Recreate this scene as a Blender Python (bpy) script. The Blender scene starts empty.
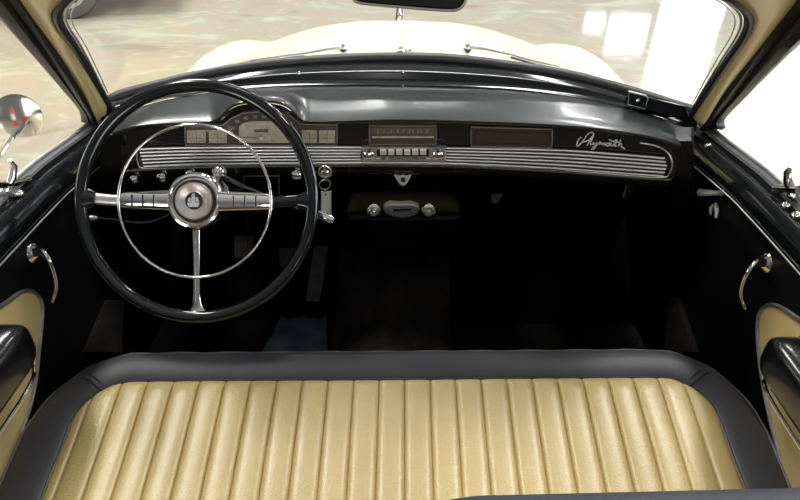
import bpy, bmesh, math, random
from mathutils import Vector, Matrix
random.seed(7)
S = bpy.context.scene
COL = S.collection
# ------------------------------------------------------------------ camera
PITCH, ROLL, CAMZ, FOC = math.radians(35), math.radians(0.6), 1.55, 600.0
CAM = Vector((0, 0, CAMZ))
fwd = Vector((0, math.cos(PITCH), -math.sin(PITCH)))
up0 = Vector((0, math.sin(PITCH), math.cos(PITCH)))
r0 = Vector((1, 0, 0))
rgt = r0 * math.cos(ROLL) + up0 * math.sin(ROLL)
upv = up0 * math.cos(ROLL) - r0 * math.sin(ROLL)
cd = bpy.data.cameras.new('camera'); cam = bpy.data.objects.new('camera', cd); COL.objects.link(cam)
cd.sensor_width = 36; cd.lens = 36 * FOC / 800; cd.clip_start = 0.02; cd.clip_end = 200
M = Matrix((rgt, upv, -fwd)).transposed().to_4x4(); M.translation = CAM
cam.matrix_world = M
S.camera = cam
S.view_settings.view_transform = 'Standard'; S.view_settings.look = 'None'
S.view_settings.gamma = 1; S.view_settings.use_curve_mapping = False
S.view_settings.exposure = 0.1
S.cycles.max_bounces = 8; S.cycles.transparent_max_bounces = 12
S.cycles.caustics_reflective = False; S.cycles.caustics_refractive = False
S.cycles.sample_clamp_indirect = 6
# ------------------------------------------------------------------ world light: the pale hall around the car
w = bpy.data.worlds.new('hall'); S.world = w; w.use_nodes = True
nt = w.node_tree; nt.nodes.clear()
out = nt.nodes.new('ShaderNodeOutputWorld'); bg = nt.nodes.new('ShaderNodeBackground')
tc = nt.nodes.new('ShaderNodeTexCoord'); sp = nt.nodes.new('ShaderNodeSeparateXYZ'); rp = nt.nodes.new('ShaderNodeValToRGB')
nt.links.new(tc.outputs['Generated'], sp.inputs[0]); nt.links.new(sp.outputs['Z'], rp.inputs[0])
nt.links.new(rp.outputs[0], bg.inputs[0]); nt.links.new(bg.outputs[0], out.inputs[0])
rp.color_ramp.elements[0].position = 0.0; rp.color_ramp.elements[0].color = (.17, .165, .16, 1)
rp.color_ramp.elements[1].position = 0.95; rp.color_ramp.elements[1].color = (.62, .64, .66, 1)
q_ = rp.color_ramp.elements.new(.5); q_.color = (.17, .175, .18, 1)
bg.inputs[1].default_value = 0.85
def area(name, loc, rot, sx, sy, power, col=(1, 1, 1)):
    l = bpy.data.lights.new(name, 'AREA'); l.shape = 'RECTANGLE'; l.size = sx; l.size_y = sy; l.energy = power; l.color = col
    o = bpy.data.objects.new(name, l); COL.objects.link(o); o.location = loc; o.rotation_euler = rot; return o
area('ceiling_lamp', (2.9, 1.9, 6.5), (0, 0, 0), .8, 1.6, 260, (1, .96, .90))
area('ceiling_lamp', (-2.7, 1.4, 6.5), (0, 0, 0), .8, 1.6, 230, (1, .96, .90))
area('ceiling_lamp', (-1.4, 15.0, 6.4), (math.radians(-35), 0, 0), 1.3, .8, 150, (1, .98, .95))
area('ceiling_lamp', (4.9, 14.8, 6.2), (math.radians(-35), 0, 0), 1.3, .8, 150, (1, .98, .95))
area('ceiling_lamp', (.8, 14.8, 6.0), (math.radians(-35), 0, 0), 1.2, .4, 50, (1, .98, .95))
area('ceiling_lamp', (2.6, 7.6, 6.5), (0, 0, 0), .4, 3.0, 160, (.97, 1, 1))
area('ceiling_lamp', (-2.6, 7.6, 6.5), (0, 0, 0), .4, 3.0, 160, (.97, 1, 1))
hood_fill = area('ceiling_lamp', (0, 2.5, 5.5), (0, 0, 0), 2.0, 1.2, 38, (1, .98, .93)); hood_fill.data.spread = math.radians(30)  # extra narrow overhead light, added to whiten the hood
area('ceiling_lamp', (-3.0, 6.5, 6.5), (0, 0, 0), 1.2, 3, 300, (1, .97, .92))
dl = area('skylight', (3.9, 2.95, 5.5), (0, 0, 0), 3.4, 1.9, 620, (.93, .97, 1)); dl.data.spread = math.radians(20)  # added area light that blows out the floor right of the car

# ------------------------------------------------------------------ helpers
def W(px, py, Y=None, X=None, Z=None, t=None, F=None):
    d = fwd + rgt * ((px - 400) / FOC) + upv * ((250 - py) / FOC)
    if Y is not None: t = Y / d.y
    elif X is not None: t = X / d.x
    elif Z is not None: t = (Z - CAMZ) / d.z
    elif F is not None:
        t = 1.3
        for _ in range(30): t = F(t * d.x) / d.y
    return CAM + d * t
def sstep(a, b, x):
    t = max(0, min(1, (x - a) / (b - a))); return t * t * (3 - 2 * t)
def interp(ctrl, n):
    """Catmull-Rom resample of vectors, n samples evenly by chord length"""
    P = [Vector(c) for c in ctrl]
    fine = []
    for i in range(len(P) - 1):
        p0 = P[i - 1] if i else P[0] * 2 - P[1]; p1 = P[i]; p2 = P[i + 1]
        p3 = P[i + 2] if i + 2 < len(P) else P[-1] * 2 - P[-2]
        for k in range(12):
            t = k / 12
            fine.append(0.5 * ((2 * p1) + (p2 - p0) * t + (2 * p0 - 5 * p1 + 4 * p2 - p3) * t * t + (3 * p1 - p0 - 3 * p2 + p3) * t ** 3))
    fine.append(P[-1])
    L = [0]
    for a, b in zip(fine, fine[1:]): L.append(L[-1] + (b - a).length)
    res = []; j = 0
    for i in range(n):
        s = L[-1] * i / (n - 1)
        while j < len(L) - 2 and L[j + 1] < s: j += 1
        seg = L[j + 1] - L[j]
        res.append(fine[j].lerp(fine[j + 1], (s - L[j]) / seg if seg > 1e-9 else 0))
    return res
def yat(ctrl, x):
    """smooth y at x through control pixels"""
    if x <= ctrl[0][0]: a, b = ctrl[0], ctrl[1]
    elif x >= ctrl[-1][0]: a, b = ctrl[-2], ctrl[-1]
    else:
        for i in range(len(ctrl) - 1):
            if ctrl[i][0] <= x <= ctrl[i + 1][0]: break
        x0, y0 = ctrl[i]; x1, y1 = ctrl[i + 1]
        m = lambda j: (ctrl[min(j + 1, len(ctrl) - 1)][1] - ctrl[max(j - 1, 0)][1]) / (ctrl[min(j + 1, len(ctrl) - 1)][0] - ctrl[max(j - 1, 0)][0])
        h = x1 - x0; t = (x - x0) / h; m0, m1 = m(i) * h, m(i + 1) * h
        return (2 * t ** 3 - 3 * t * t + 1) * y0 + (t ** 3 - 2 * t * t + t) * m0 + (-2 * t ** 3 + 3 * t * t) * y1 + (t ** 3 - t * t) * m1
    return a[1] + (b[1] - a[1]) * (x - a[0]) / (b[0] - a[0])
ORG = {}
def finish(name, bm, mat, parent=None, smooth=True, sharp=40):
    bmesh.ops.remove_doubles(bm, verts=bm.verts, dist=1e-6)
    bmesh.ops.recalc_face_normals(bm, faces=bm.faces)
    o0 = ORG.get(parent.name, Vector()) if parent else Vector()
    for v in bm.verts: v.co -= o0
    me = bpy.data.meshes.new(name); bm.to_mesh(me); bm.free()
    if mat: me.materials.append(mat)
    if smooth:
        me.shade_smooth()
        if hasattr(me, 'set_sharp_from_angle'): me.set_sharp_from_angle(angle=math.radians(sharp))
    o = bpy.data.objects.new(name, me); COL.objects.link(o)
    if parent: o.parent = parent
    ORG[o.name] = o0
    return o
obj = finish
def thing(name, label, cat, loc, group=None):
    o = bpy.data.objects.new(name, None); COL.objects.link(o); o.location = loc; o.empty_display_size = .05
    o['label'] = label; o['category'] = cat
    if group: o['group'] = group
    ORG[o.name] = Vector(loc); return o
def tag(o, label, cat, group=None):
    o['label'] = label; o['category'] = cat
    if group: o['group'] = group
    return o
def structure(o, label=None):
    o['kind'] = 'structure'
    return o
def NB(): return bmesh.new()
def add_loft(bm, rows, closed_u=False, closed_v=False, cap=False):
    vs = [[bm.verts.new(p) for p in r] for r in rows]
    n = len(vs); m = len(vs[0])
    for i in range(n if closed_v else n - 1):
        for j in range(m if closed_u else m - 1):
            a, b, c, d = vs[i][j], vs[i][(j + 1) % m], vs[(i + 1) % n][(j + 1) % m], vs[(i + 1) % n][j]
            try: bm.faces.new((a, b, c, d))
            except ValueError: pass
    if cap:
        for r in (vs[0], vs[-1]):
            try: bm.faces.new(r)
            except ValueError: pass
    return bm
def frames(path, closed):
    n = len(path); T = []
    for i in range(n):
        a = path[(i - 1) % n] if (closed or i) else path[0]
        b = path[(i + 1) % n] if (closed or i < n - 1) else path[-1]
        T.append((b - a).normalized())
    up = Vector((0, 0, 1)) if abs(T[0].z) < .9 else Vector((0, 1, 0))
    N = [(up - T[0] * up.dot(T[0])).normalized()]
    for i in range(1, n):
        v = N[-1] - T[i] * N[-1].dot(T[i]); N.append(v.normalized())
    return T, N
def add_tube(bm, path, r, seg=10, closed=False, flat=1.0, cap=True):
    """r: number or list; flat scales the second axis"""
    path = [Vector(p) for p in path]; T, N = frames(path, closed); rows = []
    for i, p in enumerate(path):
        rr = r[i] if isinstance(r, (list, tuple)) else r
        B = T[i].cross(N[i])
        rows.append([p + (N[i] * math.cos(a) + B * math.sin(a) * flat) * rr for a in [2 * math.pi * k / seg for k in range(seg)]])
    return add_loft(bm, rows, closed_u=True, closed_v=closed, cap=cap and not closed)
def basis(axis, up=Vector((0, 0, 1))):
    a = Vector(axis).normalized(); u = up if abs(a.dot(up)) < .95 else Vector((0, 1, 0))
    x = u.cross(a).normalized(); y = a.cross(x).normalized()
    return x, y, a
def add_lathe(bm, c, axis, prof, seg=32, sx=1.0, sy=1.0):
    x, y, a = basis(axis); c = Vector(c); rows = []
    for (r, h) in prof:
        rows.append([c + a * h + (x * math.cos(t) * sx + y * math.sin(t) * sy) * max(r, 1e-5) for t in [2 * math.pi * k / seg for k in range(seg)]])
    return add_loft(bm, rows, closed_u=True, cap=True)
def add_box(bm, c, sx, sy, sz, bev=0.0, seg=2, mat=None):
    t = NB(); bmesh.ops.create_cube(t, size=1)
    for v in t.verts: v.co = Vector((v.co.x * sx, v.co.y * sy, v.co.z * sz))
    if bev: bmesh.ops.bevel(t, geom=t.edges, offset=bev, segments=seg, affect='EDGES', profile=.5)
    m = mat if mat else Matrix.Identity(3)
    vm = {}
    for v in t.verts: vm[v.index] = None
    t.verts.ensure_lookup_table()
    nv = [bm.verts.new(Vector(c) + m @ v.co) for v in t.verts]
    t.verts.index_update()
    for f in t.faces:
        bm.faces.new([nv[v.index] for v in f.verts])
    t.free(); return bm
def add_prism(bm, pts, off):
    """polygon pts extruded by vector off"""
    a = [bm.verts.new(p) for p in pts]; b = [bm.verts.new(Vector(p) + off) for p in pts]
    bm.faces.new(a); bm.faces.new(b[::-1])
    n = len(a)
    for i in range(n): bm.faces.new((a[i], b[i], b[(i + 1) % n], a[(i + 1) % n]))
    return bm
def solid(o, th, offset=-1):
    m = o.modifiers.new('thickness', 'SOLIDIFY'); m.thickness = th; m.offset = offset; return o
def bevel(o, wd, seg=2):
    m = o.modifiers.new('bevel', 'BEVEL'); m.width = wd; m.segments = seg; m.limit_method = 'ANGLE'; m.angle_limit = math.radians(40); return o

# ------------------------------------------------------------------ materials
def mat(name, col, rough=.5, metal=0., coat=0., spec=.5, noise=None, bump=None, emit=None, coat_rough=.05):
    m = bpy.data.materials.new(name); m.use_nodes = True; n = m.node_tree; b = n.nodes['Principled BSDF']
    b.inputs['Base Color'].default_value = (*col, 1); b.inputs['Roughness'].default_value = rough
    b.inputs['Metallic'].default_value = metal; b.inputs['Coat Weight'].default_value = coat
    b.inputs['Coat Roughness'].default_value = coat_rough
    b.inputs['Specular IOR Level'].default_value = spec
    tcn = n.nodes.new('ShaderNodeTexCoord')
    if noise:     # (scale, second colour, amount)
        nz = n.nodes.new('ShaderNodeTexNoise'); nz.inputs['Scale'].default_value = noise[0]; nz.inputs['Detail'].default_value = 5
        rr = n.nodes.new('ShaderNodeValToRGB'); rr.color_ramp.elements[0].position = .35; rr.color_ramp.elements[1].position = .68
        rr.color_ramp.elements[0].color = (*col, 1); rr.color_ramp.elements[1].color = (*noise[1], 1)
        n.links.new(tcn.outputs['Object'], nz.inputs['Vector']); n.links.new(nz.outputs['Fac'], rr.inputs[0]); n.links.new(rr.outputs[0], b.inputs['Base Color'])
    if bump:      # (scale, strength, distance)
        nz = n.nodes.new('ShaderNodeTexNoise'); nz.inputs['Scale'].default_value = bump[0]; nz.inputs['Detail'].default_value = 4
        bp = n.nodes.new('ShaderNodeBump'); bp.inputs['Strength'].default_value = bump[1]; bp.inputs['Distance'].default_value = bump[2]
        n.links.new(tcn.outputs['Object'], nz.inputs['Vector']); n.links.new(nz.outputs['Fac'], bp.inputs['Height']); n.links.new(bp.outputs[0], b.inputs['Normal'])
    if emit:
        b.inputs['Emission Color'].default_value = (*emit[0], 1); b.inputs['Emission Strength'].default_value = emit[1]
    return m
BLACK = mat('gloss_black_paint', (.005, .006, .007), .13, coat=.25, coat_rough=.05, bump=(7, .05, .01))
BLACK2 = mat('satin_black_paint', (.003, .0035, .004), .35, spec=.25, bump=(60, .08, .001))
DASHTOP = mat('dash_top_vinyl', (.014, .016, .017), .34, coat=.4, coat_rough=.12, bump=(220, .12, .0006))
DASHFACE = mat('dark_brown_lacquer', (.010, .008, .006), .12, coat=1)
VINYL = mat('black_door_vinyl', (.0025, .0025, .003), .45, spec=.25, bump=(260, .15, .0006))
PIPEBLK = mat('grey_black_seat_vinyl', (.034, .035, .042), .50, bump=(240, .25, .0006), noise=(9, (.045, .046, .054)))
RUBBER = mat('rubber', (.012, .012, .013), .45, bump=(120, .1, .0005))
CHROME = mat('chrome', (.78, .76, .74), .10, metal=1)
CHROMEB = mat('brushed_chrome', (.78, .75, .73), .34, metal=1, noise=(60, (.60, .56, .53)))
SILVER = mat('dull_silver', (.50, .49, .48), .38, metal=.9)
CREAMP = mat('cream_painted_metal', (.60, .49, .24), .32, coat=.3, noise=(4, (.55, .44, .20)))
CREAMB = mat('cream_body_paint', (.90, .84, .58), .22, coat=.8)
CARPET = mat('dark_carpet', (.003, .003, .003), .95, spec=.1, bump=(300, .9, .004), noise=(12, (.005, .0045, .004)))
BROWNC = mat('worn_brown_carpet', (.040, .033, .030), .95, spec=.1, bump=(200, .9, .004), noise=(10, (.012, .010, .010)))
FLANGE = mat('flange_lacquer', (.012, .010, .007), .22, coat=1, spec=1, coat_rough=.15)
RIB = mat('bright_rib_metal', (.92, .90, .88), .38, metal=.85)
EMB = mat('emblem_silver', (.80, .80, .78), .4, metal=.3)
SILL = mat('grey_sill_metal', (.16, .155, .17), .35, metal=.4, coat=.3)
GAUGE = mat('tan_gauge_face', (.56, .50, .39), .45, noise=(90, (.40, .34, .26)))
GAUGEDK = mat('brown_gauge_surround', (.075, .062, .050), .3, coat=.5)
WHITE = mat('white_enamel', (.92, .92, .88), .4)
PINKISH = mat('satin_silver_disc', (.72, .64, .60), .34, metal=.8, noise=(50, (.60, .53, .50)))
PEDAL = mat('worn_pedal_rubber', (.085, .078, .074), .6, bump=(90, .4, .001), noise=(40, (.06, .054, .050)))
PLASTIC = mat('clear_blue_plastic_mat', (.05, .07, .10), .22, coat=.8, bump=(25, .9, .006), noise=(18, (.10, .14, .19)))
def leather():
    m = bpy.data.materials.new('cream_seat_leather'); m.use_nodes = True; n = m.node_tree; b = n.nodes['Principled BSDF']; L = n.links.new
    tcn = n.nodes.new('ShaderNodeTexCoord')
    a = n.nodes.new('ShaderNodeTexNoise'); a.inputs['Scale'].default_value = 3.2; a.inputs['Detail'].default_value = 6
    r = n.nodes.new('ShaderNodeValToRGB'); e = r.color_ramp.elements
    e[0].position = .35; e[0].color = (.41, .305, .120, 1); e[1].position = .68; e[1].color = (.55, .425, .19, 1)
    L(tcn.outputs['Object'], a.inputs['Vector']); L(a.outputs['Fac'], r.inputs[0]); L(r.outputs[0], b.inputs['Base Color'])
    v = n.nodes.new('ShaderNodeTexVoronoi'); v.inputs['Scale'].default_value = 150; v.feature = 'DISTANCE_TO_EDGE'
    g = n.nodes.new('ShaderNodeTexNoise'); g.inputs['Scale'].default_value = 45; g.inputs['Detail'].default_value = 6
    ad = n.nodes.new('ShaderNodeMath'); ad.operation = 'ADD'
    bp = n.nodes.new('ShaderNodeBump'); bp.inputs['Strength'].default_value = .7; bp.inputs['Distance'].default_value = .0016
    L(tcn.outputs['Object'], v.inputs['Vector']); L(tcn.outputs['Object'], g.inputs['Vector'])
    L(v.outputs['Distance'], ad.inputs[0]); L(g.outputs['Fac'], ad.inputs[1]); L(ad.outputs[0], bp.inputs['Height']); L(bp.outputs[0], b.inputs['Normal'])
    b.inputs['Roughness'].default_value = .42; b.inputs['Coat Weight'].default_value = .35; b.inputs['Coat Roughness'].default_value = .28
    return m
LEATHER = leather()
CREAMV = mat('cream_door_vinyl', (.62, .48, .22), .45, bump=(90, .3, .001), noise=(8, (.54, .40, .17)))
def glass(name, tint, refl):
    m = bpy.data.materials.new(name); m.use_nodes = True; n = m.node_tree; n.nodes.clear(); L = n.links.new
    o = n.nodes.new('ShaderNodeOutputMaterial'); mx = n.nodes.new('ShaderNodeMixShader'); t = n.nodes.new('ShaderNodeBsdfTransparent'); g = n.nodes.new('ShaderNodeBsdfGlossy')
    lw = n.nodes.new('ShaderNodeLayerWeight'); lw.inputs['Blend'].default_value = .5
    pw = n.nodes.new('ShaderNodeMath'); pw.operation = 'POWER'; pw.inputs[1].default_value = 4; L(lw.outputs['Facing'], pw.inputs[0])
    f = n.nodes.new('ShaderNodeMath'); f.operation = 'MULTIPLY_ADD'; f.inputs[1].default_value = .5; f.inputs[2].default_value = refl; L(pw.outputs[0], f.inputs[0])
    t.inputs[0].default_value = (*tint, 1); g.inputs['Roughness'].default_value = .01
    L(f.outputs[0], mx.inputs[0]); L(t.outputs[0], mx.inputs[1]); L(g.outputs[0], mx.inputs[2]); L(mx.outputs[0], o.inputs[0]); return m
GLASS = glass('window_glass', (.97, .99, .98), .02)
def floor_mat():
    m = bpy.data.materials.new('stained_polished_concrete'); m.use_nodes = True; n = m.node_tree; b = n.nodes['Principled BSDF']; L = n.links.new
    tcn = n.nodes.new('ShaderNodeTexCoord'); mp = n.nodes.new('ShaderNodeMapping'); mp.inputs['Rotation'].default_value = (0, 0, .35); mp.inputs['Scale'].default_value = (.6, 1.0, 1)
    L(tcn.outputs['Object'], mp.inputs[0])
    a = n.nodes.new('ShaderNodeTexNoise'); a.inputs['Scale'].default_value = 1.3; a.inputs['Detail'].default_value = 9; a.inputs['Roughness'].default_value = .62; a.inputs['Distortion'].default_value = 1.4
    r = n.nodes.new('ShaderNodeValToRGB'); e = r.color_ramp.elements
    e[0].position = .30; e[0].color = (.33, .27, .21, 1); e[1].position = .72; e[1].color = (.60, .57, .48, 1)
    for p, c in ((.40, (.42, .385, .295)), (.47, (.46, .37, .29)), (.53, (.41, .40, .31)), (.60, (.50, .475, .375))):
        q = e.new(p); q.color = (*c, 1)
    L(mp.outputs[0], a.inputs['Vector']); L(a.outputs['Fac'], r.inputs[0])
    k = n.nodes.new('ShaderNodeTexNoise'); k.inputs['Scale'].default_value = 3.5; k.inputs['Detail'].default_value = 8; k.inputs['Distortion'].default_value = 2.5
    r2 = n.nodes.new('ShaderNodeValToRGB'); r2.color_ramp.elements[0].position = .56; r2.color_ramp.elements[0].color = (0, 0, 0, 1); r2.color_ramp.elements[1].position = .90; r2.color_ramp.elements[1].color = (1, 1, 1, 1)
    mx = n.nodes.new('ShaderNodeMixRGB'); mx.inputs[2].default_value = (.64, .60, .50, 1)
    L(mp.outputs[0], k.inputs['Vector']); L(k.outputs['Fac'], r2.inputs[0]); L(r2.outputs[0], mx.inputs[0]); L(r.outputs[0], mx.inputs[1]); L(mx.outputs[0], b.inputs['Base Color'])
    b.inputs['Roughness'].default_value = .06; b.inputs['Specular IOR Level'].default_value = .65
    bp = n.nodes.new('ShaderNodeBump'); bp.inputs['Strength'].default_value = .05; bp.inputs['Distance'].default_value = .02; L(a.outputs['Fac'], bp.inputs['Height']); L(bp.outputs[0], b.inputs['Normal'])
    return m
FLOOR = floor_mat()
WALL = mat('pale_hall_wall', (.22, .225, .23), .8, noise=(2, (.18, .185, .19)))
DAY = mat('daylight_window', (1, 1, 1), .5, emit=((.84, .95, 1), 5.0))
DAY2 = mat('daylight_window_side', (1, 1, 1), .5, emit=((.86, .94, 1), 7.0))
ADDED_DIM = mat('frosted_window', (1, 1, 1), .5, emit=((.80, .92, 1), .9))
ADDED_GLOW = mat('daylight_window_back', (1, 1, 1), .5, emit=((1, .97, .93), 5.0))

# ------------------------------------------------------------------ showroom (setting)
def slab(name, c, sx, sy, sz, m):
    return structure(obj(name, add_box(NB(), c, sx, sy, sz), m, smooth=False))
slab('floor', (0, 5, -.05), 40, 36, .1, FLOOR)
slab('wall_front', (0, 16.2, 4), 40, .2, 8.2, WALL)
slab('wall_right', (9.6, 5, 4), .2, 22.6, 8.2, WALL)
slab('wall_back', (0, -9.2, 4), 40, .2, 8.2, WALL)
wn = 0
for x, z, wx_, hz in ((4.95, 2.48, .5, .35), (5.85, 2.78, 1.0, .9), (7.38, 3.05, 1.6, 2.2)):
    wn += 1; bm = NB(); add_box(bm, (x, 16.06, z), wx_, .06, hz)
    structure(obj('window_%d' % wn, bm, DAY, smooth=False))
for y in (-1.5, 2.5, 6.0):
    wn += 1; bm = NB(); add_box(bm, (9.46, y, 3.0), .06, 2.8, 4.0)
    structure(obj('window_%d' % wn, bm, DAY2, smooth=False))
slab('wall_left', (-11.6, 4, 4), .2, 24, 8.2, WALL)
for y in (-1.0, 4.0, 9.0):  # added glowing panels, put in for reflections on door rails and steering rim
    wn += 1; bm = NB(); add_box(bm, (-11.46, y, 3.4), .06, 2.8, 3.0)
    structure(obj('window_%d' % wn, bm, ADDED_GLOW, smooth=False))
for y in (10.6, 14.2):  # dim glowing panels added to turn the floor reflection pale blue
    wn += 1; bm = NB(); add_box(bm, (9.46, y, 3.4), .06, 3.2, 5.0)
    structure(obj('window_%d' % wn, bm, ADDED_DIM, smooth=False))
for x in (-7, 1.6, 6):  # glowing panels added behind the car to brighten chrome and dash face
    wn += 1; bm = NB(); add_box(bm, (x, -9.06, 2.6), 3.0, .06, 3.4)
    structure(obj('window_%d' % wn, bm, ADDED_GLOW, smooth=False))

# ------------------------------------------------------------------ body of the car
body = thing('vintage_car', 'cream vintage car whose hood, windshield pillars and black doors surround the cabin', 'car', (0, 1.4, .3))
def FD(X): return 1.20 - .11 * (X / .6) ** 2          # dashboard face, bowed in plan
def CW(X): return 1.45 - .16 * (X / .65) ** 2          # foot of the windscreen
# hood
def hood_down(X, Y):
    k = (Y - 1.5)
    c = .485 + .085 * k + .055 * k * k
    wdt = .76 - .10 * k
    return c + .12 * (abs(X) / wdt) ** 3.0 + .04 * (X / wdt) ** 2 + (max(0, Y - 2.45) ** 2) * .9
bm = NB(); rows = []
for i in range(41):
    Y = 1.47 + (2.95 - 1.47) * i / 40
    wd = .80 - .16 * (Y - 1.5)
    rows.append([Vector((X, Y - .10 * abs(X) ** 2, CAMZ - hood_down(X, Y))) for X in [wd * (j / 24 - 1) for j in range(49)]])
add_loft(bm, rows)
hood = solid(obj('hood', bm, CREAMB, body), .01)
bm = NB(); add_tube(bm, [Vector((0, y, CAMZ - hood_down(0, y) + .001)) for y in [1.6 + .06 * k for k in range(17)]], .005, flat=.5)
obj('hood_ridge', bm, CREAMB, hood)
bm = NB()
b0 = W(400, 26, Y=2.5)
add_tube(bm, [b0 + Vector((0, -.10, -.005)), b0 + Vector((0, -.04, .02)), b0 + Vector((0, .02, .06)), b0 + Vector((0, .06, .12))], [.014, .02, .016, .006], seg=10)
add_tube(bm, [b0 + Vector((0, .02, .03)), b0 + Vector((0, -.03, .055)), b0 + Vector((0, -.08, .09))], [.012, .009, .003], seg=8)
oo = obj('hood_ornament', bm, CHROME, hood); oo['label'] = 'chrome hood ornament'
for s in (-1, 1):
    bm = NB(); rows = []
    for i in range(31):
        Y = 1.70 + 1.75 * i / 30
        top = CAMZ - (.815 + .10 * abs((Y - 2.45) / .75) ** 3)
        ring = []
        for j in range(25):
            a = math.pi * j / 24
            ring.append(Vector((s * (.78 - .24 * math.cos(a)), Y, top - .26 + .26 * math.sin(a) ** .8)))
        rows.append(ring)
    add_loft(bm, rows)
    obj('fender', bm, CREAMB, body)
# cowl (black band under the windscreen) and gasket
WS_LOW = [(104, 99), (116, 92), (150, 82.5), (200, 70.5), (250, 62), (300, 57), (350, 54), (400, 53), (450, 54.5), (500, 60), (560, 69), (600, 78), (650, 92.5), (680, 102), (694, 106)]
low = [W(x, yat(WS_LOW, x), F=CW) for x in [104 + 590 * i / 80 for i in range(81)]]
bm = NB(); add_tube(bm, [p + Vector((0, .004, -.012)) for p in low], .013, seg=10)
obj('windshield_gasket', bm, RUBBER, body)
bm = NB(); rows = [[p + Vector((0, .02, -.02)) for p in low], [p + Vector((0, .06, -.03)) for p in low], [p + Vector((0, .12, -.055)) for p in low]]
add_loft(bm, rows); solid(obj('cowl', bm, CREAMB, body), .006)
# cream windscreen surround: pillars and header
PIN = [(109, 110, 1.26), (88, 74, 1.19), (70, 45, 1.12), (57, 27, 1.06), (52, 14, 1.02), (57, 3, 1.0), (75, -10, .99), (130, -28, 1.02), (250, -42, 1.06), (400, -48, 1.08),
       (550, -40, 1.06), (670, -24, 1.02), (722, -8, .99), (746, 5, 1.0), (754, 18, 1.03), (749, 35, 1.07), (733, 58, 1.12), (712, 88, 1.19), (691, 119, 1.26)]
POUT = [W(100, 124, X=-.675), W(84, 92, X=-.665), W(62, 58, X=-.655), W(40, 26, X=-.645), W(22, 0, X=-.635), W(8, -22, X=-.625), W(-5, -45, X=-.61), Vector((-.55, .88, 1.43)), Vector((-.3, .88, 1.46)), Vector((0, .88, 1.47)),
        Vector((.3, .88, 1.46)), Vector((.55, .88, 1.43)), W(822, -36, X=.61), W(808, -18, X=.625), W(795, 2, X=.635), W(778, 24, X=.645), W(757, 52, X=.655), W(728, 89, X=.665), W(702, 126, X=.675)]
pin = interp([W(x, y, Y=Y) for x, y, Y in PIN], 140)
pout = interp(POUT, 140)
bm = NB(); rows = []
for k in range(9):
    t = k / 8
    rows.append([a.lerp(b, t) + (CAM - a).normalized() * .018 * math.sin(math.pi * t) * (1 if i < 45 or i > 95 else .6) for i, (a, b) in enumerate(zip(pin, pout))])
add_loft(bm, rows)
fr = solid(obj('windshield_frame', bm, CREAMP, body), .006); fr['label'] = 'cream painted metal windshield pillars and header'
bm = NB(); add_tube(bm, [p.lerp(Vector((0, 1.2, 1.2)), .010) + (CAM - p).normalized() * .003 for p in pin[1:-1]], .0072, seg=8)
obj('windshield_gasket', bm, RUBBER, body)
# bright strips along the inner edge of the glass
def inner(k):
    c = sum(pin, Vector()) / len(pin); return [p.lerp(c, k) for p in pin]
for side in (0, 1):
    src = pin[4:44] if side == 0 else pin[96:136]
    cc = Vector((0, 1.2, 1.2))
    for kk, rr, mm in ((.016, .0036, RUBBER), (.026, .0022, SILVER), (.038, .0012, SILVER)):
        bm = NB(); add_tube(bm, [p.lerp(cc, kk * (.75 + .45 * math.sin(math.pi * i / 39))) for i, p in enumerate(src)], rr, seg=6)
        obj('glass_edge_strip', bm, mm, body)
# glass
lowm = [W(x, yat(WS_LOW, x), F=CW) for x in [104 + 590 * i / 139 for i in range(140)]]
bm = NB(); rows = []
for k in range(9):
    t = k / 8; rows.append([a.lerp(b, t) for a, b in zip(lowm, pin)])
add_loft(bm, rows); wg = obj('windshield_glass', bm, GLASS, body); wg['label'] = 'curved one-piece windshield glass'
# interior shell: kick panels, firewall, toe board, floor pan
for s in (-1, 1):
    bm = NB(); add_prism(bm, [Vector((s * .695, y, z)) for y, z in ((1.11, .36), (1.66, .36), (1.66, .86), (1.48, .95), (1.34, .975), (1.11, .98))], Vector((s * .02, 0, 0)))
    obj('kick_panel', bm, VINYL, body, smooth=False)
bm = NB(); add_box(bm, (0, 1.64, .66), 1.38, .03, .44)
obj('firewall', bm, BLACK2, body, smooth=False)
bm = NB(); add_loft(bm, [[Vector((-.72, 1.34, .352)), Vector((.72, 1.34, .352))], [Vector((-.72, 1.62, .62)), Vector((.72, 1.62, .62))]])
solid(obj('toe_board', bm, CARPET, body), .01)
bm = NB(); add_box(bm, (0, .55, .33), 1.46, 1.64, .04)
obj('cabin_carpet', bm, CARPET, body, smooth=False)
# transmission hump with worn carpet
bm = NB(); rows = []
for i in range(24):
    Y = .95 + .62 * i / 23
    row = []
    for j in range(29):
        u = (j - 14) / 14; h = .075 + .10 * sstep(1.25, 1.55, Y)
        row.append(Vector((-.02 + .17 * u, Y, .351 + max(0, Y - 1.34) * .95 + h * math.cos(u * math.pi / 2) ** .8 + .004 * math.sin(31 * u + 23 * Y))))
    rows.append(row)
add_loft(bm, rows); obj('transmission_hump', bm, BROWNC, body)
# kick carpets, the fuzzy grey strips by the feet
for s, pts in ((-1, [(110, 300), (124, 300), (122, 352), (88, 352)]), (1, [(668, 298), (676, 298), (694, 352), (664, 352)])):
    bm = NB(); add_prism(bm, [W(x, y, X=s * .68) for x, y in pts], Vector((s * .02, 0, 0)))
    obj('kick_carpet', bm, BROWNC, body, smooth=False)

# ------------------------------------------------------------------ dashboard
dash = thing('dashboard', 'gloss black dashboard with ribbed chrome strip spanning the cabin', 'dashboard', (0, 1.25, .9))
NX = 120
def row(ctrl, fn, x0=None, x1=None, n=NX):
    x0 = ctrl[0][0] if x0 is None else x0; x1 = ctrl[-1][0] if x1 is None else x1
    return [fn(x, yat(ctrl, x)) for x in [x0 + (x1 - x0) * i / (n - 1) for i in range(n)]]
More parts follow.
